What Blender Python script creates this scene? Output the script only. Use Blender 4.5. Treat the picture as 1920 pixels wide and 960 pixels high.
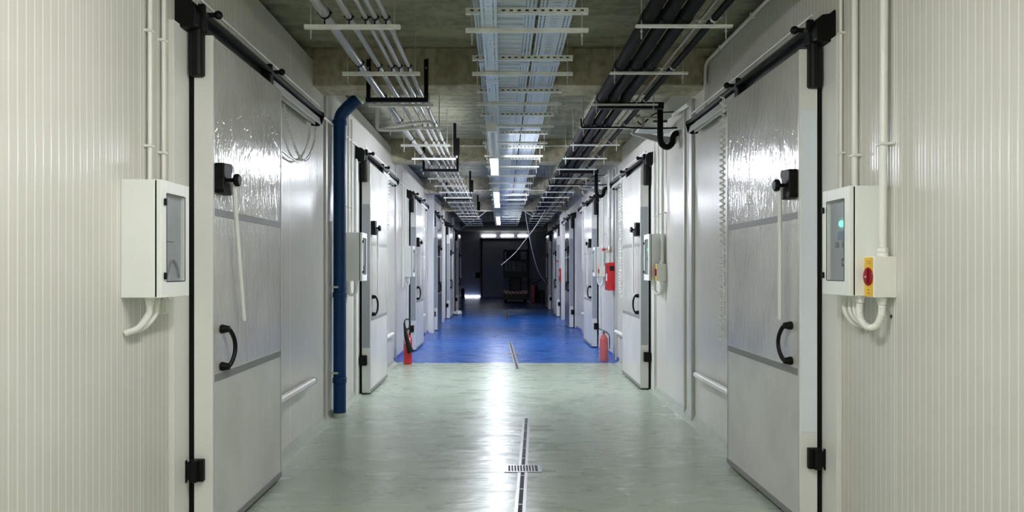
import bpy, bmesh, math, random
from mathutils import Vector, Matrix
random.seed(7)
PI = math.pi
for _o in list(bpy.data.objects): bpy.data.objects.remove(_o)
SC = bpy.context.scene
COL = SC.collection

# ------------------------------------------------------------ camera, world, exposure
cd = bpy.data.cameras.new('camera'); cam = bpy.data.objects.new('camera', cd); COL.objects.link(cam)
cd.sensor_width = 36; cd.lens = 1387/1920*36
cd.shift_x = (960-941)/1920; cd.shift_y = (505-480)/1920
cd.clip_start = 0.05; cd.clip_end = 200
cam.location = (0, 0, 1.5); cam.rotation_euler = (PI/2, 0, 0)
SC.camera = cam
W = bpy.data.worlds.new('world'); SC.world = W; W.use_nodes = True
W.node_tree.nodes['Background'].inputs[0].default_value = (0.55, 0.65, 1, 1)
W.node_tree.nodes['Background'].inputs[1].default_value = 0.02
SC.view_settings.view_transform = 'Standard'; SC.view_settings.look = 'None'
SC.view_settings.gamma = 1; SC.view_settings.use_curve_mapping = False
SC.view_settings.exposure = 2.2
SC.cycles.use_denoising = True
SC.cycles.max_bounces = 10; SC.cycles.diffuse_bounces = 6; SC.cycles.glossy_bounces = 4
SC.cycles.sample_clamp_indirect = 6
# lamps: (y start, y end, strength, colour) - linear battens under the cable tray; two pairs lie behind or above the frame
NEAR = (1.0, 0.99, 0.95); FARC = (0.86, 0.90, 1.0)
LAMPS = [(-4.4, -2.9, 23, NEAR), (-1.2, 0.3, 23, NEAR), (1.5, 3.0, 23, NEAR),
         (7.2, 8.75, .3, FARC), (8.95, 10.5, 52, FARC),
         (12.9, 14.35, 14, FARC), (14.5, 16.0, 40, FARC),
         (18.9, 20.4, 10, FARC), (20.7, 22.2, 32, FARC)]

WL, WR = -1.735, 1.885          # wall faces
ZT, ZC, ZB = 3.42, 3.54, 3.19   # wall top, slab, beam underside
YE, YH = 30.5, 40.0             # end of the corridor, end of the hall
DY_L = [4.036, 8.87, 13.6, 18.1, 22.4, 26.9]
DY_R = [4.29, 9.22, 14.2, 18.9, 23.3, 27.4]
BEAMS = [-2.8, 2.0, 6.8, 11.6, 16.4, 21.2, 26.0]
YS = 11.85                      # green floor meets blue floor

# ------------------------------------------------------------ materials
def srgb(r, g, b):
    f = lambda c: (c/255/12.92) if c/255 <= 0.04045 else ((c/255+0.055)/1.055)**2.4
    return (f(r), f(g), f(b), 1)
def new_mat(name):
    m = bpy.data.materials.new(name); m.use_nodes = True
    return m, m.node_tree, m.node_tree.nodes['Principled BSDF']
def mat(name, col, rough=0.5, metal=0, noise=0, nscale=8, bump=0, bscale=30, coat=0, rvar=0, spec=.5):
    m, t, b = new_mat(name)
    b.inputs['Base Color'].default_value = col; b.inputs['Roughness'].default_value = rough
    b.inputs['Metallic'].default_value = metal; b.inputs['Coat Weight'].default_value = coat; b.inputs['Specular IOR Level'].default_value = spec
    N, L = t.nodes, t.links
    tc = N.new('ShaderNodeTexCoord')
    if noise or rvar:
        n = N.new('ShaderNodeTexNoise'); n.inputs['Scale'].default_value = nscale; n.inputs['Detail'].default_value = 6
        L.new(tc.outputs['Object'], n.inputs['Vector'])
        if noise:
            r = N.new('ShaderNodeMapRange'); r.inputs[1].default_value = .3; r.inputs[2].default_value = .7
            r.inputs[3].default_value = 1-noise; r.inputs[4].default_value = 1+noise
            L.new(n.outputs['Fac'], r.inputs[0])
            mx = N.new('ShaderNodeVectorMath'); mx.operation = 'SCALE'; mx.inputs[0].default_value = col[:3]
            L.new(r.outputs[0], mx.inputs['Scale']); L.new(mx.outputs[0], b.inputs['Base Color'])
        if rvar:
            r = N.new('ShaderNodeMapRange'); r.inputs[1].default_value = .35; r.inputs[2].default_value = .65
            r.inputs[3].default_value = max(.02, rough-rvar); r.inputs[4].default_value = rough+rvar
            L.new(n.outputs['Fac'], r.inputs[0]); L.new(r.outputs[0], b.inputs['Roughness'])
    if bump:
        n = N.new('ShaderNodeTexNoise'); n.inputs['Scale'].default_value = bscale; n.inputs['Detail'].default_value = 5
        L.new(tc.outputs['Object'], n.inputs['Vector'])
        bp = N.new('ShaderNodeBump'); bp.inputs['Strength'].default_value = bump; bp.inputs['Distance'].default_value = .01
        L.new(n.outputs['Fac'], bp.inputs['Height']); L.new(bp.outputs[0], b.inputs['Normal'])
    return m
def emit(name, col, s):
    m, t, b = new_mat(name); b.inputs['Base Color'].default_value = (.8, .8, .8, 1)
    b.inputs['Emission Color'].default_value = (*col[:3], 1); b.inputs['Emission Strength'].default_value = s
    return m
class NT:
    """small helper for chains of math nodes"""
    def __init__(s, t): s.t, s.N, s.L = t, t.nodes, t.links
    def m(s, op, a, b=None, c=None):
        n = s.N.new('ShaderNodeMath'); n.operation = op
        for i, v in enumerate((a, b, c)):
            if v is None: continue
            if isinstance(v, (int, float)): n.inputs[i].default_value = v
            else: s.L.new(v, n.inputs[i])
        return n.outputs[0]
    def xyz(s):
        tc = s.N.new('ShaderNodeTexCoord'); sp = s.N.new('ShaderNodeSeparateXYZ'); s.L.new(tc.outputs['Object'], sp.inputs[0])
        return tc.outputs['Object'], sp.outputs
    def noise(s, vec, scale, detail=4, sx=None, dist=0):
        if sx:
            mp = s.N.new('ShaderNodeMapping'); mp.inputs['Scale'].default_value = sx; s.L.new(vec, mp.inputs[0]); vec = mp.outputs[0]
        n = s.N.new('ShaderNodeTexNoise'); n.inputs['Scale'].default_value = scale; n.inputs['Detail'].default_value = detail
        n.inputs['Distortion'].default_value = dist
        s.L.new(vec, n.inputs['Vector']); return n.outputs['Fac']
    def rng(s, v, a, b, c, d):
        n = s.N.new('ShaderNodeMapRange')
        for i, k in enumerate((a, b, c, d)): n.inputs[i+1].default_value = k
        s.L.new(v, n.inputs[0]); return n.outputs[0]
    def mix(s, f, a, b):
        n = s.N.new('ShaderNodeMix'); n.data_type = 'RGBA'
        s.L.new(f, n.inputs[0]) if not isinstance(f, (int, float)) else None
        for i, v in ((6, a), (7, b)):
            if isinstance(v, tuple): n.inputs[i].default_value = v
            else: s.L.new(v, n.inputs[i])
        return n.outputs[2]
    def bump(s, h, strength, dist, nrm=None):
        n = s.N.new('ShaderNodeBump'); n.inputs['Strength'].default_value = strength; n.inputs['Distance'].default_value = dist
        s.L.new(h, n.inputs['Height'])
        if nrm: s.L.new(nrm, n.inputs['Normal'])
        return n.outputs[0]

def panel_mat():
    """cold-store sandwich panel: off-white lacquered steel with fine vertical ribs and panel joints"""
    m, t, b = new_mat('sandwich_panel'); n = NT(t); vec, o = n.xyz()
    y = o[1]
    fr = n.m('FRACT', n.m('DIVIDE', n.m('ADD', y, 50.0), 0.049))
    tri = n.m('ABSOLUTE', n.m('SUBTRACT', fr, 0.5))
    line = n.m('SUBTRACT', 1.0, n.rng(tri, 0.03, 0.09, 0, 1))
    fj = n.m('FRACT', n.m('DIVIDE', n.m('ADD', y, 50.0-3.15), 1.26))
    j = n.m('SUBTRACT', 1.0, n.rng(n.m('ABSOLUTE', n.m('SUBTRACT', n.m('FRACT', n.m('ADD', fj, .5)), .5)), 0.003, 0.006, 0, 1))
    fine = n.noise(vec, 2.5, 3)
    base = n.mix(n.rng(fine, .35, .65, 0, 1), srgb(201, 199, 191), srgb(207, 205, 198))
    c = n.mix(line, base, srgb(230, 229, 222))
    c = n.mix(n.m('MULTIPLY', j, .75), c, srgb(236, 235, 228))
    t.links.new(c, b.inputs['Base Color'])
    h = n.m('SUBTRACT', n.m('MULTIPLY', line, .6), n.m('MULTIPLY', j, 1.5))
    wav = n.noise(vec, 1.0, 2, (1, 9, .6))
    mic = n.m('SINE', n.m('MULTIPLY', y, 2*PI/.0245))
    bb = n.bump(h, .35, .002); bb = n.bump(mic, .22, .0012, bb); bb = n.bump(wav, .2, .01, bb)
    t.links.new(bb, b.inputs['Normal'])
    b.inputs['Roughness'].default_value = .24; b.inputs['Specular IOR Level'].default_value = .42
    return m
def concrete_mat(name, boards):
    m, t, b = new_mat(name); n = NT(t); vec, o = n.xyz()
    big = n.noise(vec, 1.3, 5); sm = n.noise(vec, 14, 6)
    c = n.mix(n.rng(big, .35, .65, 0, 1), *((srgb(150, 150, 130), srgb(166, 165, 145)) if boards else (srgb(160, 152, 130), srgb(188, 178, 155))))
    c2 = n.mix(n.rng(sm, .4, .62, 0, .5), c, srgb(108, 104, 88))
    st = n.noise(vec, 3, 4, (.5, 2.5, 2.5) if boards else (3, 1, 1))
    c3 = n.mix(n.rng(st, .45, .65, 0, .5), c2, srgb(196, 190, 170))
    if boards:
        fb = n.m('FRACT', n.m('DIVIDE', n.m('ADD', o[1], 30), 0.21))
        ln = n.m('MULTIPLY', n.m('SUBTRACT', 1, n.rng(fb, 0.02, 0.07, 0, 1)), n.m('GREATER_THAN', o[1], 7.0))
    else:
        fb = n.m('FRACT', n.m('DIVIDE', n.m('ADD', o[0], 30.3), 1.05))
        ln = n.m('SUBTRACT', 1, n.rng(fb, 0.003, 0.01, 0, 1))
    c4 = n.mix(n.m('MULTIPLY', ln, .55), c3, srgb(70, 70, 60))
    t.links.new(c4, b.inputs['Base Color'])
    t.links.new(n.bump(n.m('SUBTRACT', sm, ln), .4, .006), b.inputs['Normal'])
    b.inputs['Roughness'].default_value = .85
    return m
def floor_mat():
    """poured epoxy floor, grey-green up to the seam and blue beyond it"""
    m, t, b = new_mat('epoxy_floor'); n = NT(t); vec, o = n.xyz()
    big = n.noise(vec, .9, 5, (1, 1, 1), .6); mid = n.noise(vec, 4, 6, (1.3, .9, 1), .15); sm = n.noise(vec, 45, 3)
    g = n.mix(n.rng(big, .3, .7, 0, 1), srgb(158, 170, 152), srgb(170, 181, 163))
    g = n.mix(n.rng(mid, .3, .7, 0, .16), g, srgb(132, 144, 132))
    bl = n.mix(n.rng(big, .3, .7, 0, 1), srgb(6, 74, 160), srgb(16, 92, 178))
    bl = n.mix(n.rng(mid, .3, .7, 0, .22), bl, srgb(70, 120, 178))
    sy = n.rng(n.m('ADD', o[1], n.m('MULTIPLY', n.noise(vec, 3, 2), .02)), YS-.005, YS+.012, 0, 1)
    c = n.mix(sy, g, bl)
    seam = n.m('SUBTRACT', 1, n.rng(n.m('ABSOLUTE', n.m('SUBTRACT', o[1], YS-.02)), .008, .02, 0, 1))
    c = n.mix(n.m('MULTIPLY', seam, .5), c, srgb(188, 200, 196))
    t.links.new(c, b.inputs['Base Color'])
    t.links.new(n.rng(n.noise(vec, 3.2, 5, (.6, 1.8, 1), .3), .35, .65, .24, .35), b.inputs['Roughness'])
    b.inputs['Coat Weight'].default_value = .08; b.inputs['Coat Roughness'].default_value = .14; b.inputs['Specular IOR Level'].default_value = .44
    wav = n.noise(vec, 1.6, 4, (1, 2.2, 1), .4)
    bb = n.bump(wav, .3, .03); bb = n.bump(n.noise(vec, 5, 4, (.7, 2.4, 1), .2), .4, .014, bb); bb = n.bump(sm, .06, .003, bb)
    t.links.new(bb, b.inputs['Normal'])
    t.links.new(bb, b.inputs['Coat Normal'])
    return m
def leaf_mat(steel=False):
    """door skin: pale grey steel under clear protective film that wrinkles above the lower band"""
    m, t, b = new_mat('door_skin'); n = NT(t); vec, o = n.xyz()
    cl = n.noise(vec, 2.2, 4)
    c = n.mix(n.rng(cl, .35, .65, 0, 1), *((srgb(120, 122, 126), srgb(140, 142, 146)) if steel else (srgb(192, 191, 185), srgb(208, 207, 201))))
    scr = n.noise(vec, 3, 5, (1, 9, 2.2), 1.2)
    c = n.mix(n.rng(scr, .66, .72, 0, .35), c, srgb(225, 225, 222))
    t.links.new(c, b.inputs['Base Color'])
    up = n.rng(o[2], .90, .93, .12, 1)
    w1 = n.noise(vec, 3.2, 3, (1, 3, 1.0), 1.8); w2 = n.noise(vec, 9, 5, (1, 3.2, .8), 1.2)
    cr = n.rng(n.m('ABSOLUTE', n.m('SUBTRACT', n.noise(vec, 2.6, 2, (1, 2.6, 1.3), 2.4), .5)), 0, .02, 1, 0)
    h = n.m('MULTIPLY', n.m('ADD', n.m('ADD', w1, n.m('MULTIPLY', w2, .3)), n.m('MULTIPLY', cr, .12)), up)
    t.links.new(n.bump(h, .38, .012), b.inputs['Normal'])
    b.inputs['Metallic'].default_value = .75 if steel else .1
    t.links.new(n.rng(up, 0, 1, .36, .13), b.inputs['Roughness'])
    return m
def tray_mat(name, kind):
    """galvanised perforated sheet; the slots are real openings"""
    m, t, b = new_mat(name); n = NT(t); vec, o = n.xyz()
    x, y = o[0], o[1]
    b.inputs['Base Color'].default_value = srgb(206, 214, 222); b.inputs['Metallic'].default_value = .4; b.inputs['Roughness'].default_value = .42
    def row(xc, hw, per, duty):
        a = n.m('LESS_THAN', n.m('ABSOLUTE', n.m('SUBTRACT', x, xc)), hw)
        f = n.m('LESS_THAN', n.m('FRACT', n.m('DIVIDE', n.m('ADD', y, 20), per)), duty)
        return n.m('MULTIPLY', a, f)
    if kind == 'wide': rows = [row(.02, .12, .11, .10), row(-.168, .0055, .034, .55), row(-.150, .0055, .034, .55), row(.155, .004, .034, .6), row(.178, .004, .034, .6), row(.203, .004, .034, .6)]
    elif kind == 'mid': rows = [row(.262, .004, .05, .7), row(.287, .004, .05, .7), row(.352, .022, .05, .2), row(.42, .004, .05, .7), row(.445, .004, .05, .7)]
    else: rows = [row(-.107, .004, .05, .7), row(-.052, .004, .05, .7), row(-.08, .010, .08, .12)]
    s = rows[0]
    for r in rows[1:]: s = n.m('MAXIMUM', s, r)
    t.links.new(n.m('SUBTRACT', 1, s), b.inputs['Alpha'])
    nz = n.noise(vec, 9, 5)
    t.links.new(n.rng(nz, .35, .65, .3, .5), b.inputs['Roughness'])
    return m
def stripe_mat():
    m, t, b = new_mat('hazard_stripes'); n = NT(t); vec, o = n.xyz()
    f = n.m('GREATER_THAN', n.m('FRACT', n.m('DIVIDE', n.m('ADD', n.m('ADD', o[0], o[2]), 20), .17)), .5)
    t.links.new(n.mix(f, srgb(210, 30, 30), srgb(240, 240, 240)), b.inputs['Base Color']); b.inputs['Roughness'].default_value = .4
    return m
def clear_mat(name, col, rough, alpha):
    m, t, b = new_mat(name)
    b.inputs['Base Color'].default_value = col; b.inputs['Roughness'].default_value = rough; b.inputs['Alpha'].default_value = alpha
    b.inputs['Specular IOR Level'].default_value = .8
    return m

M = dict(
    panel=panel_mat(), concrete=concrete_mat('concrete_slab', True), beam=concrete_mat('concrete_beam', False), floor=floor_mat(), leaf=leaf_mat(), leafs=leaf_mat(True),
    white=mat('white_lacquer', srgb(226, 226, 222), .32, 0, .02, 3),
    trim=mat('aluminium_trim', srgb(196, 197, 194), .35, .4, .03, 4),
    cab=mat('cabinet_lacquer', srgb(236, 239, 235), .4, 0, .015, 5),
    boxw=mat('ivory_box', srgb(236, 236, 228), .4),
    pvc=mat('white_pvc', srgb(232, 232, 226), .35, 0, .02, 6),
    black=mat('black_plastic', srgb(5, 5, 5), .5, 0, .1, 20, spec=.25),
    rubber=mat('black_rubber', srgb(5, 5, 5), .6, spec=.2),
    foam=mat('black_pipe_insulation', srgb(11, 12, 13), .75, 0, .15, 12, .3, 40, spec=.2),
    grey=mat('grey_band', srgb(126, 128, 125), .5, 0),
    rail=mat('dark_rail', srgb(84, 86, 86), .38, .5, .1, 12),
    galv=mat('galvanised_steel', srgb(198, 200, 198), .4, .5, .1, 16),
    ribs=mat('pressed_ribs', srgb(200, 208, 220), .45, .5, .05, 9),
    galvbar=mat('zinc_channel', srgb(230, 231, 225), .42, .1, .1, 12),
    pipe=mat('clear_coated_pipe', srgb(160, 160, 154), .3, .15, .06, 9),
    copper=mat('thin_bare_pipe', srgb(150, 134, 118), .35, .7, .1, 9),
    blue=mat('blue_painted_pipe', srgb(0, 54, 104), .4, 0, .1, 4, spec=.3),
    redk=mat('dark_red_plastic', srgb(150, 14, 34), .4),
    red=mat('red_enamel', srgb(196, 26, 34), .3, 0, .05, 4, coat=.4),
    yellow=mat('yellow_plate', srgb(236, 190, 60), .45),
    cove=mat('green_cove', srgb(172, 180, 166), .3, 0, .08, 6), coveb=mat('blue_cove', srgb(24, 62, 160), .3, 0, .1, 6),
    film=mat('blue_tinted_film', srgb(226, 236, 243), .28, .1, .02, 5),
    filmg=mat('grey_tinted_film', srgb(160, 165, 170), .3, .1, .02, 5),
    steel=mat('stainless', srgb(150, 150, 148), .32, .7, .08, 20),
    dark=mat('dark_slot', srgb(14, 15, 15), .7),
    innerp=mat('inner_panel', srgb(176, 182, 184), .45),
    pane=clear_mat('smoked_pane', srgb(120, 126, 134), .06, .16),
    plastic=clear_mat('clear_bag', srgb(225, 228, 232), .12, .13),
    green=emit('green_lamp', srgb(30, 235, 150), 1.6), redlamp=mat('red_lamp', srgb(150, 60, 60), .3),
    display=mat('blue_display', srgb(110, 140, 170), .3), icon=mat('white_icon', srgb(235, 235, 240), .4),
    darkgrey=mat('dark_grey_panel', srgb(196, 196, 206), .5, 0, .06, 2),
    darkdoor=mat('grey_sectional_door', srgb(210, 210, 220), .5, 0, .05, 2),
    stripe=stripe_mat(), orange=mat('dark_lift_paint', srgb(64, 54, 44), .5), navy=mat('lift_black', srgb(22, 22, 28), .5),
    gap=emit('daylight_strip', (.85, .92, 1), 4.2),
    tubeoff=mat('clear_diffuser', srgb(220, 224, 230), .12, .1, .06, 30),
    brass=mat('brass_valve', srgb(200, 190, 170), .3, .8), cable=mat('pale_cable', srgb(206, 206, 204), .5), hose=mat('black_hose', srgb(16, 16, 18), .5),
    wood=mat('worn_label', srgb(236, 230, 222), .5),
)
M['tray_wide'] = tray_mat('tray_wide', 'wide'); M['tray_mid'] = tray_mat('tray_mid', 'mid'); M['tray_narrow'] = tray_mat('tray_narrow', 'narrow')

# ------------------------------------------------------------ mesh helpers
class MB:
    def __init__(s, sx=1): s.bm = bmesh.new(); s.sx = sx
    def v(s, p): return s.bm.verts.new((p[0]*s.sx, p[1], p[2]))
    def box(s, x0, x1, y0, y1, z0, z1):
        c = [s.v((x, y, z)) for x in (x0, x1) for y in (y0, y1) for z in (z0, z1)]
        for f in ((0, 1, 3, 2), (4, 6, 7, 5), (0, 4, 5, 1), (2, 3, 7, 6), (0, 2, 6, 4), (1, 5, 7, 3)): s.bm.faces.new([c[i] for i in f])
        return s
    def prism(s, pts, axis, a, b):
        """closed outline pts extruded from a to b along axis"""
        def P(u, w, k): return {'x': (k, u, w), 'y': (u, k, w), 'z': (u, w, k)}[axis]
        A = [s.v(P(u, w, a)) for u, w in pts]; B = [s.v(P(u, w, b)) for u, w in pts]
        s.bm.faces.new(A); s.bm.faces.new(B[::-1])
        for i in range(len(pts)):
            k = (i+1) % len(pts); s.bm.faces.new((A[i], B[i], B[k], A[k]))
        return s
    def tube(s, path, r, n=10, rf=None, cap=True):
        path = [Vector(p) for p in path]; rings = []; up = None
        for i, p in enumerate(path):
            t = (path[min(i+1, len(path)-1)] - path[max(i-1, 0)]).normalized()
            if up is None:
                up = Vector((0, 0, 1)) if abs(t.z) < .9 else Vector((0, 1, 0))
            u = (up - t*up.dot(t)).normalized(); w = t.cross(u); up = u
            rr = rf(i) if rf else r
            rings.append([s.v(p + (u*math.cos(a) + w*math.sin(a))*rr) for a in [2*PI*k/n for k in range(n)]])
        for A, B in zip(rings, rings[1:]):
            for k in range(n): s.bm.faces.new((A[k], A[(k+1) % n], B[(k+1) % n], B[k]))
        if cap: s.bm.faces.new(rings[0][::-1]); s.bm.faces.new(rings[-1])
        return s
    def lathe(s, prof, c=(0, 0, 0), axis='z', n=20):
        rings = []
        for r, h in prof:
            R = []
            for k in range(n):
                a = 2*PI*k/n; u, w = r*math.cos(a), r*math.sin(a)
                q = {'z': (u, w, h), 'x': (h, u, w), 'y': (u, h, w)}[axis]
                R.append(s.v((q[0]+c[0], q[1]+c[1], q[2]+c[2])))
            rings.append(R)
        for A, B in zip(rings, rings[1:]):
            for k in range(n): s.bm.faces.new((A[k], A[(k+1) % n], B[(k+1) % n], B[k]))
        s.bm.faces.new(rings[0][::-1]); s.bm.faces.new(rings[-1])
        return s
    def ball(s, c, r, sq=(1, 1, 1), n=12):
        prof = [(max(r*math.sin(PI*k/8), r*.03), -r*math.cos(PI*k/8)) for k in range(9)]
        return s.lathe(prof, c, 'z', n)
    def done(s, name, m, parent=None, bevel=0, smooth=False, loc=None):
        bmesh.ops.recalc_face_normals(s.bm, faces=s.bm.faces[:])
        me = bpy.data.meshes.new(name); s.bm.to_mesh(me); s.bm.free(); me.materials.append(m)
        o = bpy.data.objects.new(name, me); COL.objects.link(o)
        if parent is not None: o.parent = parent
        if loc is not None: o.location = loc
        if smooth:
            for p in me.polygons: p.use_smooth = True
            md = me
            try: me.set_sharp_from_angle(angle=math.radians(40))
            except Exception: pass
        if bevel:
            b = o.modifiers.new('bevel', 'BEVEL'); b.width = bevel; b.segments = 2; b.limit_method = 'ANGLE'
        return o
def tag(o, label=None, cat=None, group=None, kind=None):
    if label: o['label'] = label
    if cat: o['category'] = cat
    if group: o['group'] = group
    if kind: o['kind'] = kind
    return o
def empty(name, loc, label, cat, group=None, kind=None):
    o = bpy.data.objects.new(name, None); COL.objects.link(o); o.location = loc; o.empty_display_size = .1
    return tag(o, label, cat, group, kind)
def smooth_path(pts, n=8):
    """Catmull-Rom through pts"""
    P = [Vector(p) for p in pts]; P = [P[0]*2-P[1]] + P + [P[-1]*2-P[-2]]; out = []
    for i in range(1, len(P)-2):
        a, b, c, d = P[i-1:i+3]
        for k in range(n):
            t = k/n; out.append(.5*((2*b)+(c-a)*t+(2*a-5*b+4*c-d)*t*t+(3*b-a-3*c+d)*t**3))
    out.append(P[-2]); return out
def helix(pts, r, pitch, per=8):
    pts = [Vector(p) for p in pts]; L = [0]
    for a, b in zip(pts, pts[1:]): L.append(L[-1]+(b-a).length)
    N = int(L[-1]/pitch*per); out = []; j = 0
    for k in range(N+1):
        d = L[-1]*k/N
        while j < len(L)-2 and L[j+1] < d: j += 1
        f = (d-L[j])/max(L[j+1]-L[j], 1e-9); p = pts[j].lerp(pts[j+1], f); t = (pts[j+1]-pts[j]).normalized()
        u = Vector((1, 0, 0)); u = (u-t*u.dot(t)).normalized(); w = t.cross(u); a = 2*PI*k/per
        out.append(p+(u*math.cos(a)+w*math.sin(a))*r)
    return out
ORD = 'nearest second third fourth fifth sixth seventh eighth ninth tenth eleventh twelfth thirteenth fourteenth fifteenth sixteenth seventeenth eighteenth nineteenth twentieth twenty-first twenty-second twenty-third twenty-fourth'.split()
def nth(i): return 'nearest' if i == 0 else ORD[i] + ' from the camera'

# ------------------------------------------------------------ the setting
def S(o, label, cat): return tag(o, label, cat, None, 'structure')
S(MB().box(-5, 5, -8, YH+.2, -.1, 0).done('floor', M['floor']), 'glossy epoxy floor, grey-green in front and blue beyond the seam', 'floor')
S(MB().box(-5, 5, -8, YH+.2, ZC, ZC+.15).done('ceiling', M['concrete']), 'rough grey-green concrete ceiling slab with board marks', 'ceiling')
for i, y in enumerate(BEAMS):
    if y < 5: lab = 'concrete ceiling beam overhead, out of view near the camera'
    else: lab = 'concrete ceiling beam across the corridor, ' + nth(i-2)
    S(MB().box(-5, 5, y, y+.4, ZB, ZC).done('trim_%d' % (i+1), M['beam'], bevel=.012), lab, 'beam')
def wall(name, x0, x1, label):
    b = MB(); y = -8.0
    for by in BEAMS + [YE]:
        y1 = min(by, YE); b.box(x0, x1, y, y1, 0, ZT)
        if by < YE: b.box(x0, x1, by, by+.4, 0, ZB); y = by+.4
    return S(b.done(name, M['panel']), label, 'wall')
wall('wall_left', WL-.12, WL, 'left corridor wall of off-white ribbed sandwich panels')
wall('wall_right', WR, WR+.12, 'right corridor wall of off-white ribbed sandwich panels')
S(MB().box(-5, 5, -8.1, -8, 0, ZC).done('wall_back', M['panel']), 'plain panel wall behind the camera', 'wall')
S(MB().box(-5, 5, YH, YH+.15, 0, ZC).done('wall_end', M['darkgrey']), 'dim grey end wall of the hall past the corridor', 'wall')
S(MB().box(-5.1, -5, -8, YH, 0, ZC).done('wall_far_left', M['darkgrey']), 'dim outer wall left of the far hall', 'wall')
S(MB().box(5, 5.1, -8, YH, 0, ZC).done('wall_far_right', M['darkgrey']), 'dim outer wall right of the far hall', 'wall')
def cove(name, xw, s, y0, y1, m, label):
    b = MB(); b.prism([(xw, 0), (xw+s*.075, 0), (xw+s*.055, .006), (xw+s*.02, .022), (xw+s*.008, .06), (xw, .075)], 'y', y0, y1)
    return S(b.done(name, m), label, 'skirting')
cove('baseboard_left', WL, 1, -8, YS, M['cove'], 'green epoxy cove along the foot of the left wall')
cove('baseboard_right', WR, -1, -8, YS, M['cove'], 'green epoxy cove along the foot of the right wall')
cove('baseboard_far_left', WL, 1, YS, YE, M['coveb'], 'blue epoxy cove along the foot of the left wall')
cove('baseboard_far_right', WR, -1, YS, YE, M['coveb'], 'blue epoxy cove along the foot of the right wall')
tn = 20
def vtrim(x, y, w, t, s, lab, ztop=3.19):
    global tn; tn += 1
    o = MB().box(x, x+s*t, y, y+w, .0, ztop).done('trim_%d' % tn, M['trim'], bevel=.002)
    S(o, lab, 'trim')
for i, y in enumerate([7.22, 12.0, 16.7, 21.5]):
    vtrim(WL, y, .05, .022, 1, 'vertical corner trim on the left wall, ' + nth(i), 3.19)
for i, y in enumerate([7.24, 12.05, 16.9, 21.6]):
    vtrim(WR, y, .09, .03, -1, 'wide vertical cover strip on the right wall, ' + nth(i), 3.17)
    vtrim(WR, y+.33, .05, .02, -1, 'narrow vertical cover strip on the right wall, ' + nth(i), 3.17)
S(MB().box(WL, WL+.13, 17.35, 17.6, 0, 3.3).done('trim_50', M['white'], bevel=.004), 'white full-height pilaster before the fourth left door', 'pilaster')
S(MB().box(WL, WL+.09, 20.9, 21.15, 0, 3.18).done('trim_51', M['white'], bevel=.004), 'white full-height pilaster before the fifth left door', 'pilaster')
S(MB().box(WL, WL+.09, 25.5, 25.8, 0, 3.3).done('trim_52', M['white'], bevel=.004), 'white full-height pilaster before the sixth left door', 'pilaster')
S(MB().box(WR-.10, WR, 21.9, 22.3, 0, 3.3).done('trim_53', M['white'], bevel=.004), 'white full-height pilaster before the fifth right door', 'pilaster')

# far hall: sectional door, bright slits
d = empty('door_20', (0, YH, 0), 'wide grey sectional door in the dim end wall', 'door', kind='structure')
b = MB()
for k in range(7): b.box(-1.05, 1.38, -.05, 0, .02+k*.44, .02+k*.44+.43)
b.done('panel', M['darkdoor'], d)
for x in (-1.14, 1.40): MB().box(x, x+.07, -.09, 0, 0, 3.2).done('guide_rail', M['navy'], d)
for x in (-1.03, 1.30):
    b = MB()
    for k in range(12): b.box(x, x+.05, -.065, -.05, .25+k*.24, .3+k*.24)
    b.done('hinge', M['icon'], d)
MB().box(-1.2, 1.5, -.10, 0, 3.07, 3.17).done('lintel', M['navy'], d)
for k, (x0, x1) in enumerate([(-1.08, -.35), (-.05, .62), (.88, 1.38)]):
    w = MB().box(x0, x1, YH-.03, YH-.005, 3.29, 3.35).done('window_%d' % (k+1), M['gap'])
    S(w, 'bright slit of daylight above the sectional door, ' + ('leftmost', 'middle one', 'rightmost')[k], 'window')
S(MB().box(-2.15, -1.2, YH-.08, YH-.055, .01, .05).done('window_4', M['gap']), 'bright slit of daylight at the foot of the end wall', 'window')
S(MB().box(-4.9, -1.22, YH-.05, YH, .08, 3.0).done('door_21', M['darkdoor'], bevel=.01), 'dark flush door left of the sectional door', 'door')

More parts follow.
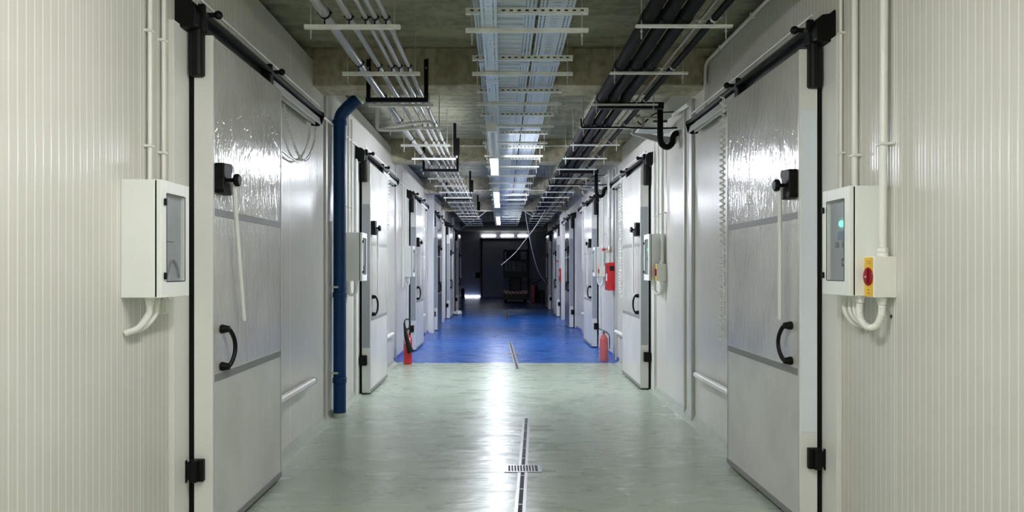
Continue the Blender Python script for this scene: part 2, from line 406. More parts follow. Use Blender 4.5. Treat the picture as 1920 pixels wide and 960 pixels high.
# ------------------------------------------------------------ sliding cold-room doors
def sliding_door(n, side, y0, w, tl, label, rod_tilt=0, film=None, cord=None, bag=False):
    s = 1 if side == 'left' else -1; xw = WL if s > 0 else WR
    d = empty('door_%d' % n, (xw, y0, 0), label, 'sliding door', kind='structure')
    T = lambda: MB(s)
    f = .158                                  # leaf face distance from the wall
    # frame on the wall
    b = T(); b.box(0, .03, -.19, 0.0, 0, 2.80); b.box(0, .03, 0, w-.02, 2.70, 2.80); b.done('jamb', M['white'], d, .003)
    # leaf core and edge strip
    T().box(.062, f, 0, w, .02, 2.775).done('leaf', M['leafs' if n in (4, 10) else 'leaf'], d, .004)
    l = T().box(.058, f+.002, -.006, .012, .02, 2.775).done('edge_strip', M['white'], d, .002)
    b = T(); b.box(f, f+.004, .0, .016, .02, 2.775); b.box(f, f+.004, w-.012, w, .02, 2.775); b.done('corner_profile', M['trim'], d, .001)
    b = T(); b.box(.03, .062, -.004, .022, .0, 2.78); b.box(.03, .062, .02, w, .0, .03); b.done('gasket', M['rubber'], d)
    for z in (.90, 1.815): T().box(f, f+.003, .014, w-.012, z-.02, z+.02).done('band', M['grey'], d)
    T().box(f-.01, f+.006, 0, w, .02, .06).done('bottom_profile', M['grey'], d, .002)
    if film:
        T().box(.064, f-.006, -.0085, -.006, .557, 2.42 if film == 'film' else 2.28).done('protective_film', M[film], d)['label'] = 'pale blue protective film' if film == 'film' else 'grey protective film'
    # track with rail, channel and end cap
    b = T(); b.prism([(.035, 2.80), (.035, 2.93), (.06, 2.935), (.13, 2.90), (.145, 2.875), (.125, 2.87), (.06, 2.90), (.055, 2.80)], 'y', -.04, tl); b.done('track', M['rail'], d)
    b = T(); b.prism([(.06, 2.79), (.06, 2.868), (.072, 2.868), (.11, 2.85), (.125, 2.79), (.12, 2.785), (.10, 2.835), (.075, 2.84), (.072, 2.79)], 'y', w*.98, tl-.01); b.done('track_cover', M['white'], d)
    T().tube([(.10, -.03, 2.962), (.10, tl+.03, 2.962)], .008, 10).done('track_rod', M['white'], d, smooth=True)
    b = T(); b.prism([(.03, 2.785), (.03, 2.94), (.06, 2.95), (.14, 2.90), (.15, 2.87), (.13, 2.80), (.09, 2.78)], 'y', tl, tl+.025); b.done('end_cap', M['black'], d, .003)
    # end stop: rounded black block at the near end of the track
    b = T(); b.prism([(.0, 2.77), (.0, 2.965), (.012, 2.965), (.03, 2.945), (.075, 2.94), (.105, 2.915), (.115, 2.87), (.11, 2.80), (.09, 2.785), (.02, 2.785)], 'y', -.12, -.03); b.done('end_stop', M['black'], d, .008)
    # hangers with roller
    def hanger(y, plate):
        b = T()
        b.box(.07, .12, y-.03, y+.05, 2.80, 2.90)
        b.tube([(.09, y+.01, 2.885), (.185, y+.01, 2.885)], .014, 10); b.ball((.19, y+.01, 2.885), .024)
        b.box(.10, .135, y-.045, y-.015, 2.86, 2.93)
        if plate:
            b.box(.045, .12, y-.03, y+.01, 2.55, 2.80)
            b.tube([(.082, y-.01, 2.545), (.082, y-.01, 2.80)], .036, 14)
            b.box(.06, .115, y-.03, y+.02, 2.76, 2.86)
        h = b.done('hanger', M['black'], d, .004)
        return h
    hanger(-.015, True); hanger(w-.10, False)
    # latch housing with knob, release rod and bow handle
    b = T(); b.prism([(.02, 1.92), (.14, 1.915), (.155, 1.93), (.155, 1.965), (.135, 1.985), (.135, 2.035), (.155, 2.05), (.155, 2.08), (.14, 2.092), (.02, 2.085), (.012, 2.06), (.02, 2.0), (.012, 1.94)], 'x', f, f+.055)
    hs = b.done('latch_housing', M['black'], d, .006)
    T().lathe([(.012, f+.05), (.012, f+.075), (.03, f+.078), (.036, f+.085), (.036, f+.10), (.028, f+.108)], (0, .115, 2.0), 'x', 16).done('latch_knob', M['black'], d, smooth=True)
    yr = .12
    T().tube([(f+.07, yr, 1.985), (f+.07, yr+rod_tilt, 1.20)], .0115, 10).done('release_rod', M['white'], d, smooth=True)
    b = T()
    for z in (1.165, .955):
        b.lathe([(.024, f), (.026, f+.01), (.02, f+.035), (.018, f+.05)], (0, .115, z), 'x', 8)
    b.tube(smooth_path([(f+.03, .115, 1.165), (f+.05, .125, 1.155), (f+.06, .155, 1.11), (f+.062, .168, 1.06), (f+.06, .155, 1.01), (f+.05, .125, .965), (f+.03, .115, .955)], 5), .0125, 8)
    b.done('handle', M['black'], d, smooth=True)
    # floor guide clamp
    b = T(); b.box(.045, .12, -.04, -.004, .35, .47); b.box(-.0, .03, -.06, -.02, .34, .475); b.box(.02, .07, -.05, -.02, .365, .455); b.tube([(.075, -.045, .35), (.075, -.045, .47)], .02, 10)
    b.done('guide_clamp', M['black'], d, .006)
    # low guide rail that runs on behind the leaf, with a black wheel
    T().tube([(.045, w-.3, .5), (.045, tl+.02, .5)], .03, 12).done('bumper_rail', M['white'], d, smooth=True)
    T().tube([(.045, tl+.02, .5), (.045, tl+.035, .5)], .031, 12).done('rail_cap', M['black'], d, smooth=True)
    T().lathe([(.05, .05), (.055, .06), (.055, .09), (.05, .1)], (0, w+.005, .27), 'x', 16).done('guide_wheel', M['black'], d, smooth=True)
    # coiled or drooping cord
    if cord == 'loops':
        Q = lambda pts: [(.04, p-y0, z) for p, z in pts]
        o = y0-4.036
        A = Q([(5.74+o, 2.79), (5.86+o, 2.66), (6.0+o, 2.54), (6.16+o, 2.455), (6.32+o, 2.43), (6.5+o, 2.49), (6.66+o, 2.63), (6.74+o, 2.80)])
        B = Q([(5.2+o, 2.46), (5.74+o, 2.41), (5.95+o, 2.395), (6.2+o, 2.40), (6.5+o, 2.50), (6.7+o, 2.66), (6.76+o, 2.80)])
        b = T(); b.tube(helix(smooth_path(A, 6), .008, .022, 6), .0035, 5); b.tube(smooth_path(B, 6), .008, 6)
        b.done('cord', M['pvc'], d, smooth=True)
    elif cord:
        x = .172 if s < 0 else .16
        b = T(); b.tube(helix([(x, w+.08, 2.84), (x, w+.085, 2.2), (x, w+.08, cord)], .019, .045, 8), .0055, 5)
        b.tube(smooth_path([(x, w+.07, 2.84), (x, w+.05, cord+.4), (x-.02, w+.09, cord+.08), (x, w+.08, cord-.06)], 6), .004, 5)
        b.done('coiled_cord', M['pvc'], d, smooth=True)
    return d
for i, y in enumerate(DY_L):
    sliding_door(i+1, 'left', y, 1.25 if i == 0 else 1.3, 2.57, 'grey sliding cold-room door on the left wall, ' + nth(i),
                 .17 if i == 0 else 0, None if i == 0 else 'filmg', 'loops' if i in (0,) else [None, 2.05, 1.36, None, 1.5, None][i])
for i, y in enumerate(DY_R):
    sliding_door(i+7, 'right', y, 1.375, 2.7, 'grey sliding cold-room door on the right wall, ' + nth(i), 0, 'film' if i == 0 else 'filmg', [.95, 1.15, 1.5, None, None, None][i])

# ------------------------------------------------------------ electrical cabinets
def corr_path(pts): 
    P = smooth_path(pts, 14); return P
def corrugated(b, pts, r):
    P = smooth_path(pts, 1); L = 0; Q = smooth_path(pts, 40); out = [Q[0]]
    for q in Q:
        if (q-out[-1]).length > .0055: out.append(q)
    b.tube(out, r, 12, rf=lambda i: r*(1.0 if i % 2 else .87))
def gland(b, c, r, h=.035):
    b.lathe([(r*1.35, 0), (r*1.35, -h*.45), (r*1.2, -h*.5), (r*1.15, -h), (r*.9, -h*1.05)], c, 'z', 8)
def cabinet(side, y0, i):
    s = 1 if side == 'left' else -1; xw = WL if s > 0 else WR
    z0, z1 = 1.37, 1.91
    d = empty('electrical_cabinet', (xw, y0, 0), 'grey control cabinet with glazed door on the %s wall, %s' % (side, nth(i)), 'electrical cabinet', 'control cabinets beside the cold-room doors')
    T = lambda: MB(s)
    T().box(.0, .155, 0, .30, z0, z1).done('enclosure', M['cab'], d, .003)
    T().box(.155, .163, .004, .296, z0+.004, z1-.004).done('seal', M['rubber'], d)
    T().box(.155, .166, .04, .26, z0+.06, z1-.06).done('inner_panel', M['innerp'], d)
    b = T()
    a0, a1, c0, c1 = .055, .25, z0+.075, z1-.06
    b.box(.163, .185, 0, a0, z0, z1); b.box(.163, .185, a1, .30, z0, z1); b.box(.163, .185, a0, a1, z0, c0); b.box(.163, .185, a0, a1, c1, z1)
    dr = b.done('door', M['cab'], d, .002)
    T().box(.178, .181, a0, a1, c0, c1).done('pane', M['pane'], dr)
    b = T()
    for q in (a0-.003, a1): b.box(.184, .1865, q, q+.004, c0, c1)
    b.box(.184, .1865, a0, a1, c0-.004, c0); b.box(.184, .1865, a0, a1, c1, c1+.003); b.done('pane_seal', M['rubber'], dr)
    yl = .022 if s > 0 else .275
    for z in (z0+.10, z1-.10): T().box(.185, .197, yl, yl+.018, z-.016, z+.016).done('latch', M['black'], dr, .004)
    if s < 0:
        T().lathe([(.016, .166), (.016, .172), (.013, .176)], (0, .12, z1-.18), 'x', 14).done('indicator_lamp', M['green'], d, smooth=True)['label'] = 'lit green indicator lamp'
        T().lathe([(.013, .166), (.013, .172), (.010, .175)], (0, .075, z1-.18), 'x', 14).done('push_button', M['redlamp'], d, smooth=True)['label'] = 'dull red push button'
        T().box(.166, .172, .075, .155, z1-.26, z1-.215).done('display', M['display'], d, .002)
        for q in (.09, .165): T().prism([(q-.014, z1-.30), (q+.014, z1-.30), (q+.014, z1-.275), (q, z1-.268), (q-.014, z1-.275)], 'x', .166, .174).done('selector_switch', M['grey'], d, .002)
        sk = T().box(.166, .172, .06, .11, z1-.395, z1-.355).done('symbol_plate', M['rail'], d, .001)
        b = T(); b.box(.172, .173, .082, .089, z1-.387, z1-.363); b.box(.172, .173, .075, .096, z1-.378, z1-.372); b.done('symbol', M['icon'], sk)
    else:
        T().box(.166, .172, .08, .16, z0+.26, z0+.31).done('display', M['innerp'], d, .002)
        T().tube(smooth_path([(.17, .09, z0+.10), (.171, .14, z0+.17), (.17, .19, z0+.15), (.17, .22, z0+.09)], 5), .006, 6).done('wire', M['grey'], d, smooth=True)
    # flexible conduits under the box
    if s > 0:
        for y, r, dx in ((.06, .0165, .0), (.13, .013, .02)):
            b = T(); gland(b, (.105, y, z0), r)
            cb = b.done('cable_gland', M['pvc'], d, smooth=True)
            b = T()
            if i == 0: pts = [(.105, y, z0-.03), (.10, y-.005, z0-.08), (.06, y-.02, z0-.14), (.005, y-.03, z0-.165)]
            else: pts = [(.105, y, z0-.03), (.10, y, z0-.12), (.06, y, z0-.16), (.03, y-.02, z0-.12), (.02, y-.03, z0-.0)]
            corrugated(b, pts, r); b.done('flexible_conduit', M['pvc'], d, smooth=True)
    else:
        for y, r, dp in ((.23, .014, .15), (.17, .012, .14), (.12, .012, .15)):
            b = T(); gland(b, (.10, y, z0), r)
            b.done('cable_gland', M['pvc'], d, smooth=True)
            b = T(); corrugated(b, [(.10, y, z0-.03), (.098, y, z0-.09), (.06, y-.01, z0-dp), (.012, y-.01, z0-dp-.015)], r); b.done('flexible_conduit', M['pvc'], d, smooth=True)
    return d
def switch_box(y0, i):
    xw = WR; T = lambda: MB(-1); z0, z1 = 1.365, 1.562
    d = empty('isolator_switch', (xw, y0, 0), 'ivory isolator box with yellow plate and red handle on right wall, ' + nth(i), 'switch', 'isolator switches beside the control cabinets')
    T().box(0, .112, -.092, -.002, z0, z1).done('enclosure', M['boxw'], d, .004)
    T().box(.112, .1145, -.088, -.006, z0+.004, z1-.004).done('plate', M['yellow'], d, .001)
    k = T().lathe([(.044, .1145), (.045, .117), (.043, .1195)], (0, -.047, z0+.10), 'x', 24).done('switch_disc', M['redk'], d, smooth=True)
    T().box(.119, .129, -.055, -.039, z0+.064, z0+.136).done('switch_handle', M['redk'], k, .003)
    T().box(.129, .130, -.052, -.042, z0+.095, z0+.103).done('mark', M['icon'], k)
    b = T()
    for zz in (.018, .033): b.box(.1145, .1152, -.055, -.039, z0+zz, z0+zz+.004)
    for zz in (.172, .162): b.box(.1145, .1152, -.068, -.026, z0+zz, z0+zz+.002)
    b.done('print', M['rail'], d)
    b = T(); gland(b, (.05, -.047, z0), .018); b.done('cable_gland', M['pvc'], d, smooth=True)
    b = T(); b.lathe([(.026, z1), (.026, z1+.014), (.023, z1+.018), (.026, z1+.022), (.024, z1+.04), (.018, z1+.044)], (.045, -.047, 0), 'z', 8); b.done('cable_gland', M['pvc'], d, smooth=True)
    b = T(); gland(b, (.115, .04, 1.37), .018)
    b.done('cable_gland', M['pvc'], d, smooth=True)
    b = T(); corrugated(b, [(.05, -.047, z0-.03), (.05, -.047, z0-.08), (.065, -.03, z0-.135), (.09, -.0, z0-.15), (.11, .03, z0-.12), (.115, .04, z0-.08), (.115, .04, z0-.03)], .018)
    b.done('flexible_conduit', M['pvc'], d, smooth=True)
    return d
def socket_box(side, y0, i):
    s = 1 if side == 'left' else -1; xw = WL if s > 0 else WR; T = lambda: MB(s)
    d = empty('junction_box', (xw, y0, 0), 'small ivory junction box under the control cabinet, %s wall, %s' % (side, nth(i)), 'junction box', 'small junction boxes')
    T().box(0, .045, 0, .075, 1.275, 1.35).done('body', M['boxw'], d, .006)
    T().box(.045, .052, .006, .069, 1.281, 1.344).done('lid', M['boxw'], d, .003)
    T().box(.01, .03, .03, .045, 1.35, 1.368).done('stub', M['pvc'], d)
CL = [y-.67 for y in DY_L]; CR = [y-.67 for y in DY_R]
for i in range(3): cabinet('left', CL[i], i)
for i in range(3): cabinet('right', CR[i], i)
for i in range(3): switch_box(CR[i], i)
socket_box('left', CL[0]+.33, 0); socket_box('right', CR[0]+.30, 0)

# rigid conduits with clips
def conduit(side, pts, r, clips, label, m='pvc', cr=None):
    s = 1 if side == 'left' else -1; xw = WL if s > 0 else WR; T = lambda: MB(s)
    base = pts[0]
    d = empty('conduit', (xw, base[1], 0), label, 'conduit')
    P = [(p[0], p[1]-base[1], p[2]) for p in pts]
    T().tube(P, r, 12).done('tube', M[m], d, smooth=True)
    for (y, z) in clips:
        b = T(); c = P[0]
        b.box(0, c[0]+r+.003, y-base[1]-r-.012, y-base[1]+r+.012, z-.006, z+.006); b.done('clip', M['pvc'], d, .002)
    return d
conduit('left', [(.022, 3.60, 1.91), (.022, 3.60, 3.42)], .010, [(3.60, 2.66), (3.60, 2.10)], 'thin white conduit above the nearest left control cabinet, left of two')
conduit('left', [(.020, 3.75, 1.91), (.020, 3.75, 3.42)], .010, [(3.75, 2.66), (3.75, 2.09)], 'thin white conduit above the nearest left control cabinet, right of two')
conduit('right', [(.045, CR[0]-.047, 1.605), (.035, CR[0]-.047, 3.42)], .018, [(CR[0]-.047, 2.105)], 'thick white conduit rising from the nearest right isolator box')
conduit('right', [(.025, 3.90, 1.91), (.025, 3.90, 3.42)], .0155, [(3.90, 2.10)], 'medium white conduit rising from the nearest right control cabinet')
conduit('right', [(.02, 4.07, 1.36), (.02, 4.07, 3.42)], .0085, [(4.07, 2.14), (4.07, 2.80)], 'thin white conduit between the nearest right cabinet and door frame')
for i in (1, 2):
    for k, (dy, r) in enumerate([(.02, .013), (.2, .013), (-.22, .018)]):
        conduit('left', [(.03, CL[i]+dy, 1.91 if dy >= 0 else 1.2), (.03, CL[i]+dy, 3.2)], r, [(CL[i]+dy, 2.2)], 'white conduit %s the left cabinet, %s' % (('near the front edge above', 'near the back edge above', 'running past')[k], nth(i)))
    for k, (dy, r, z) in enumerate([(-.047, .018, 1.605), (.18, .014, 1.91), (.42, .009, 1.4)]):
        conduit('right', [(.04, CR[i]+dy, z), (.04, CR[i]+dy, 3.2)], r, [(CR[i]+dy, 2.15)], 'white conduit %s, %s' % (('rising from the right isolator box', 'rising from the right cabinet', 'between right cabinet and door'), 0)[0][k] + '' if False else 'white conduit %s, %s' % (('rising from the right isolator box', 'rising from the right cabinet', 'between right cabinet and door')[k], nth(i)))
conduit('left', [(.02, 6.66, 2.965), (.02, 17.3, 2.965)], .011, [(7.0, 2.965), (8.2, 2.965), (12.6, 2.965)], 'thin pale conduit running lengthwise along the left wall above the doors')
d = conduit('right', [(.025, 4.3, 3.385), (.025, 6.68, 3.385), (.025, 6.74, 3.36), (.025, 6.765, 3.30), (.025, 6.765, 2.99)], .015, [], 'white conduit along the top of the right wall that turns down at the beam')
for y in (4.6, 5.5, 6.3): MB(-1).box(.001, .045, y-4.3-.02, y-4.3+.0, 3.365, 3.405).done('clip', M['pvc'], d, .002)

# ------------------------------------------------------------ blue downpipe
d = empty('downpipe', (-1.655, 7.55, 0), 'thick blue painted pipe standing against the left wall', 'pipe')
MB().tube(smooth_path([(0, 0, .02), (0, 0, 1), (0, 0, 2), (0, 0, 2.9)], 3) + smooth_path([(0, 0, 3.02), (.02, 0, 3.08), (.07, 0, 3.14), (.13, 0, 3.195), (.19, 0, 3.245)], 6), .064, 24).done('pipe', M['blue'], d, smooth=True)
for z in (.37, 1.24): MB().lathe([(.064, z-.03), (.071, z-.026), (.071, z+.026), (.064, z+.03)], n=24).done('collar', M['blue'], d, smooth=True)
for z in (.45, 1.32): MB().box(-.079, .0, -.075, -.06, z-.01, z+.01).done('wall_clip', M['galv'], d)
MB().lathe([(.066, 2.97), (.073, 2.975), (.073, 3.02), (.066, 3.025)], n=24).done('collar', M['blue'], d, smooth=True)
MB().lathe([(.076, 0.001), (.075, .012), (.068, .02), (.066, .04)], n=24).done('base_seal', M['cove'], d, smooth=True)
b = MB(); b.tube([(.185, 0, 3.241), (.203, 0, 3.256)], .072, 24); b.done('flange', M['galv'], d, smooth=True)

# ------------------------------------------------------------ fire extinguishers
d = empty('fire_extinguisher', (-1.49, 11.72, 0), 'red fire extinguisher with black horn standing by the left wall', 'fire extinguisher')
MB().lathe([(.055, 0), (.066, .008), (.068, .03), (.068, .37), (.062, .41), (.045, .44), (.025, .46), (.02, .475)], n=24).done('cylinder', M['red'], d, smooth=True)
MB().lathe([(.02, .47), (.022, .50), (.026, .505), (.026, .54), (.012, .55)], n=12).done('valve', M['brass'], d, smooth=True)
b = MB(); b.prism([(-.01, .54), (.05, .56), (.10, .60), (.105, .615), (.05, .585), (-.02, .56)], 'y', -.012, .012); b.prism([(.01, .51), (.06, .52), (.085, .50), (.085, .49), (.05, .505), (.01, .495)], 'y', -.01, .01)
b.done('lever', M['black'], d, .002)
MB().tube(smooth_path([(0, -.02, .53), (-.04, -.03, .60), (-.045, -.05, .68), (-.01, -.06, .715), (.03, -.05, .70), (.05, -.04, .66)], 6), .010, 8).done('hose', M['hose'], d, smooth=True)
MB().tube([(-.045, -.08, .66), (-.04, -.085, .60), (-.02, -.095, .47), (.02, -.105, .32), (.06, -.115, .19)], .02, 16, rf=lambda i: (.014, .016, .030, .040, .052)[i]).done('horn', M['black'], d, smooth=True)
MB().box(-.045, .05, -.0705, -.066, .33, .42).done('paper_tag', M['wood'], d)
d = empty('fire_extinguisher', (1.665, 12.08, 0), 'red fire extinguisher wrapped in clear plastic standing by the right wall', 'fire extinguisher')
MB().lathe([(.055, 0), (.066, .008), (.068, .03), (.068, .34), (.062, .38), (.045, .41), (.025, .43), (.02, .445)], n=24).done('cylinder', M['red'], d, smooth=True)
b = MB(); b.lathe([(.02, .44), (.024, .47), (.018, .49)], n=12); b.prism([(-.09, .53), (.05, .47), (.06, .48), (-.085, .54)], 'y', -.01, .01); b.done('valve', M['black'], d, .001)
MB().tube(smooth_path([(.03, 0, .47), (.085, .0, .43), (.095, 0, .33), (.09, 0, .2)], 6), .009, 8).done('hose', M['hose'], d, smooth=True)
b = MB(); n = 28; rings = []
prof = [(.10, .002), (.092, .05), (.086, .15), (.09, .26), (.087, .33), (.094, .40), (.09, .46), (.05, .50), (.07, .53)]
for r, z in prof:
    rings.append([b.v(((r+.008*math.sin(a*5+z*19)+random.uniform(-.004, .004))*math.cos(a), (r+.008*math.sin(a*5+z*19))*math.sin(a), z)) for a in [2*PI*k/n for k in range(n)]])
for A, B in zip(rings, rings[1:]):
    for k in range(n): b.bm.faces.new((A[k], A[(k+1) % n], B[(k+1) % n], B[k]))
b.done('plastic_wrap', M['plastic'], d, smooth=True)

# ------------------------------------------------------------ red hydrant boxes with riser pipes
def hydrant(y0, z0, z1, i):
    lab = ('nearest', 'farther')[i]
    T = lambda: MB(-1)
    d = empty('fire_alarm_box', (WR, y0, 0), 'red metal box on the right wall with a black square window, %s of two' % lab, 'red box')
    T().box(0, .135, 0, .32, z0, z1).done('body', M['red'], d, .004)
    T().box(.135, .14, .01, .31, z0+.01, z1-.01).done('lid', M['red'], d, .002)
    fw = T().box(.04, .10, -.004, 0, z1-.13, z1-.065).done('window', M['dark'], d)
    b = T(); b.box(.035, .105, -.008, 0, z1-.065, z1-.06); b.box(.035, .105, -.008, 0, z1-.135, z1-.13); b.box(.035, .04, -.008, 0, z1-.13, z1-.065); b.box(.10, .105, -.008, 0, z1-.13, z1-.065); b.done('window_frame', M['black'], fw)
    T().box(.14, .141, .06, .2, z0+.16, z0+.28).done('label_plate', M['wood'], d)
    d = empty('riser_pipe', (WR, y0, 0), 'galvanised riser pipe with valve above the red box, %s of two' % lab, 'pipe')
    T().tube([(.105, .05, z1), (.105, .05, 3.15)], .027, 14).done('pipe', M['galv'], d, smooth=True)
    T().lathe([(.03, z1+.16), (.04, z1+.165), (.044, z1+.19), (.044, z1+.24), (.04, z1+.265), (.03, z1+.27)], (.105, .05, 0), 'z', 14).done('valve_body', M['brass'], d, smooth=True)
    b = T(); b.tube([(.145, .05, z1+.22), (.19, .05, z1+.22)], .008, 8); b.box(.18, .225, .03, .05, z1+.19, z1+.235); b.done('valve_lever', M['red'], d, .003)
    for z in (z1+.34, 2.35): T().lathe([(.028, z), (.034, z+.003), (.034, z+.022), (.028, z+.025)], (.105, .05, 0), 'z', 14).done('clamp', M['galv'], d, smooth=True)
hydrant(12.20, 1.15, 1.612, 0); hydrant(22.35, 1.14, 1.53, 1)

# ------------------------------------------------------------ black drain traps and their pipework on the right
for i, y in enumerate([7.9, 13.25]):
    d = empty('drain_trap', (1.69, y, 0), 'black insulated U-shaped drain trap high on the right wall, ' + ('nearest', 'second from the camera')[i], 'pipe')
    MB().tube(smooth_path([(0, 0, 3.25), (0, 0, 3.05), (0, 0, 2.90), (.02, 0, 2.835), (.075, 0, 2.805), (.125, 0, 2.84), (.135, 0, 2.90), (.16, 0, 2.945), (.193, 0, 2.955)], 6), .032, 16).done('pipe', M['foam'], d, smooth=True)
    for z in (3.08,): MB().box(-.075, .075, -.012, .012, z-.012, z+.012).done('strap', M['rail'], d, .002)
    d = empty('metal_bracket', (1.40, y+.14, 0), 'galvanised cantilever bracket behind the black drain trap, ' + ('nearest', 'second from the camera')[i], 'bracket')
    b = MB(); b.prism([(0, 2.99), (.484, 2.935), (.484, 2.86), (.33, 2.875), (.02, 2.965)], 'y', 0, .03); b.done('arm', M['galv'], d, .002)
    b = MB(); b.box(.34, .36, -.01, .30, 2.955, 2.985); b.box(.10, .484, .02, .30, 3.03, 3.05); b.done('shelf', M['galv'], d, .002)
    d = empty('refrigerant_valve', (1.30, y+.05, 0), 'small valve with thin pipes beside the black drain trap, ' + ('nearest', 'second from the camera')[i], 'valve')
    MB().tube(smooth_path([(-.45, 0, 3.12), (-.44, 0, 3.035), (-.40, 0, 3.025), (0, 0, 3.025), (.30, 0, 3.015), (.585, 0, 3.02)], 5), .009, 8).done('pipe', M['rubber'], d, smooth=True)
    MB().tube(smooth_path([(.15, .05, 3.19), (.17, .05, 3.1), (.22, .04, 3.07), (.34, .0, 3.17), (.5, 0, 3.19), (.585, 0, 3.19)], 5), .007, 8).done('wire', M['rubber'], d, smooth=True)
    b = MB(); b.tube([(.22, 0, 3.02), (.22, 0, 3.13)], .014, 10); b.tube([(.17, 0, 3.13), (.36, 0, 3.13)], .012, 10); b.lathe([(.03, .14), (.036, .15), (.036, .175), (.03, .185)], (0, 0, 3.13), 'x', 12); b.done('valve_body', M['brass'], d, smooth=True)
    d = MB().tube([(1.84, y-.62, 3.13), (1.855, y+.1, 3.17)], .022, 12).done('pipe_stub', M['pvc'], smooth=True)
    tag(d, 'short pale pipe stub high on the right wall, ' + ('nearest', 'second from the camera')[i], 'pipe')

# ------------------------------------------------------------ lamps
def lamp(i, y0, y1, st, col):
    d = empty('batten_light', (-.10, (y0+y1)/2, 2.86), ('bright' if st > 15 else 'dim') + ' linear batten light under the cable tray, ' + nth(i), 'ceiling light', 'batten lights under the tray')
    h = (y1-y0)/2
    MB().prism([(-.05, .02), (-.055, .035), (-.04, .075), (.04, .075), (.055, .035), (.05, .02)], 'y', -h, h).done('housing', M['cab'], d, .002)
    prof = [(.048*math.cos(a), .02+.042*math.sin(a)) for a in [PI+PI*k/10 for k in range(11)]]
    MB().prism(prof, 'y', -h+.01, h-.01).done('diffuser', emit('lamp_%d' % i, col, st) if st > 2 else M['tubeoff'], d, smooth=True)
    for s in (-1, 1):
        MB().box(-.052, .052, s*h-.012, s*h+.012, -.022, .05).done('end_cap', M['cab'], d, .003)
        MB().tube([(0, s*h*.7, .075), (0, s*h*.7, .172)], .003, 6).done('suspension', M['galv'], d)
for i, a in enumerate(LAMPS): lamp(i, *a)

# ------------------------------------------------------------ cable trays
def tray(name, x0, x1, z, h, m, label, ribs, y0=-6, y1=27.5):
    d = empty(name, (0, 0, 0), label, 'cable tray', 'cable trays along the ceiling')
    b = MB(); b.box(x0, x1, y0, y1, z, z+.0015); b.box(x0, x0+.0015, y0, y1, z, z+h); b.box(x1-.0015, x1, y0, y1, z, z+h)
    b.done('sheet', m, d)
    if ribs:  # pressed cross ribs
        b = MB(); y = 3.4
        while y < 26:
            a = x0+(x1-x0)*.22; e = x0+(x1-x0)*.80
            b.prism([(y, z), (y+.004, z-.012), (y+.03, z-.012), (y+.045, z)], 'x', a, e); y += .11
        o = b.done('cross_ribs', M['ribs'], d)
    y = 3.0
    while y < 26:
        b = MB(); b.prism([(x0-.003, z-.002), (x1+.003, z-.002), (x1+.003, z+h), (x1, z+h), (x1, z), (x0, z), (x0, z+h), (x0-.003, z+h)], 'y', y, y+.12)
        b.done('splice_plate', M['galv'], d); y += 3.0
    return d
tray('cable_tray', -.185, .225, 3.178, .022, M['tray_wide'], 'widest perforated steel cable tray with cross ribs under the ceiling', True)
tray('cable_tray', .244, .468, 3.178, .022, M['tray_mid'], 'right-hand perforated steel cable tray beside the widest tray', False)
tray('cable_tray', -.130, -.028, 3.036, .05, M['tray_narrow'], 'narrow perforated steel cable tray hung lowest above the batten lights', False)
b = MB()
for k in range(5): b.tube([(-.1+k*.05, -5, 3.19), (-.1+k*.05+random.uniform(-.02, .02), 10, 3.19), (-.1+k*.05, 27, 3.19)], .007, 6)
tag(b.done('cable_bundle', M['hose'], smooth=True), 'dark cables lying in the widest cable tray', 'cable')

# ------------------------------------------------------------ trapeze hangers
def channel(b, x0, x1, y, z, w=.034, h=.034):
    h = float(h)
    b.prism([(y, z), (y, z-h), (y+w, z-h), (y+w, z), (y+w-.004, z), (y+w-.004, z-h+.004), (y+.004, z-h+.004), (y+.004, z)], 'x', x0, x1)
def hanger(kind, i, y, x0, x1, zs, zr, rod_in=.04):
    lab = {'tray': 'zinc trapeze hanger carrying the cable trays, ', 'left': 'zinc trapeze hanger carrying the pale pipes on the left, ', 'right': 'zinc trapeze hanger carrying the black pipes on the right, '}[kind]
    d = empty('trapeze_hanger', (0, y, ZC), lab + nth(i), 'pipe hanger' if kind != 'tray' else 'tray hanger', {'tray': 'trapeze hangers of the cable trays', 'left': 'trapeze hangers of the left pipes', 'right': 'trapeze hangers of the right pipes'}[kind])
    for x in (x0+rod_in, x1-rod_in):
        b = MB(); b.tube([(x, 0, 0), (x, 0, zr-ZC)], .0045, 8)
        b.lathe([(.009, zs[-1]-ZC-.044), (.009, zs[-1]-ZC-.036)], (x, 0, 0), 'z', 6)
        b.done('threaded_rod', M['galv'], d)
    for k, z in enumerate(zs):
        b = MB()
        if k == 0 and kind == 'tray':   # upper bar: channel on its side, slots face the camera
            b.box(x0, x1, -.02, -.016, z-.035-ZC, z+.0-ZC); b.box(x0, x1, -.016, .02, z-.035-ZC, z-.031-ZC)
            o = b.done('slotted_channel', M['galvbar'], d)
            s = MB(); x = x0+.03
            while x < x1-.03: s.box(x, x+.022, -.0215, -.02, z-.022-ZC, z-.013-ZC); x += .05
            s.done('slots', M['dark'], o)
        else:
            channel(b, x0, x1, -.02, z-ZC, .03, {'tray': .024, 'left': .026, 'right': .016}[kind]); b.done('channel', M['galvbar'], d)
ty = 4.72-1.045; i = 0
while ty < 26.5:
    if not any(bb-.02 < ty < bb+.42 for bb in BEAMS): zroof = ZC
    hanger('tray', i, ty, -.231, .551, [3.163, 3.034], 2.93); ty += 1.045; i += 1
LP = [(-1.155, .036, .0), (-.995, .022, 0), (-.888, .016, 0), (-.828, .019, 0), (-.755, .018, 0)]
y = 4.82-1.15; i = 0; LYS = []
while y < 27: LYS.append(y); y += 1.15
for i, y in enumerate(LYS): hanger('left', i, y, -1.285, -.66, [3.09], 3.0)
for i, y in enumerate(LYS): hanger('right', i, y, .87, 1.50, [3.09], 3.0)
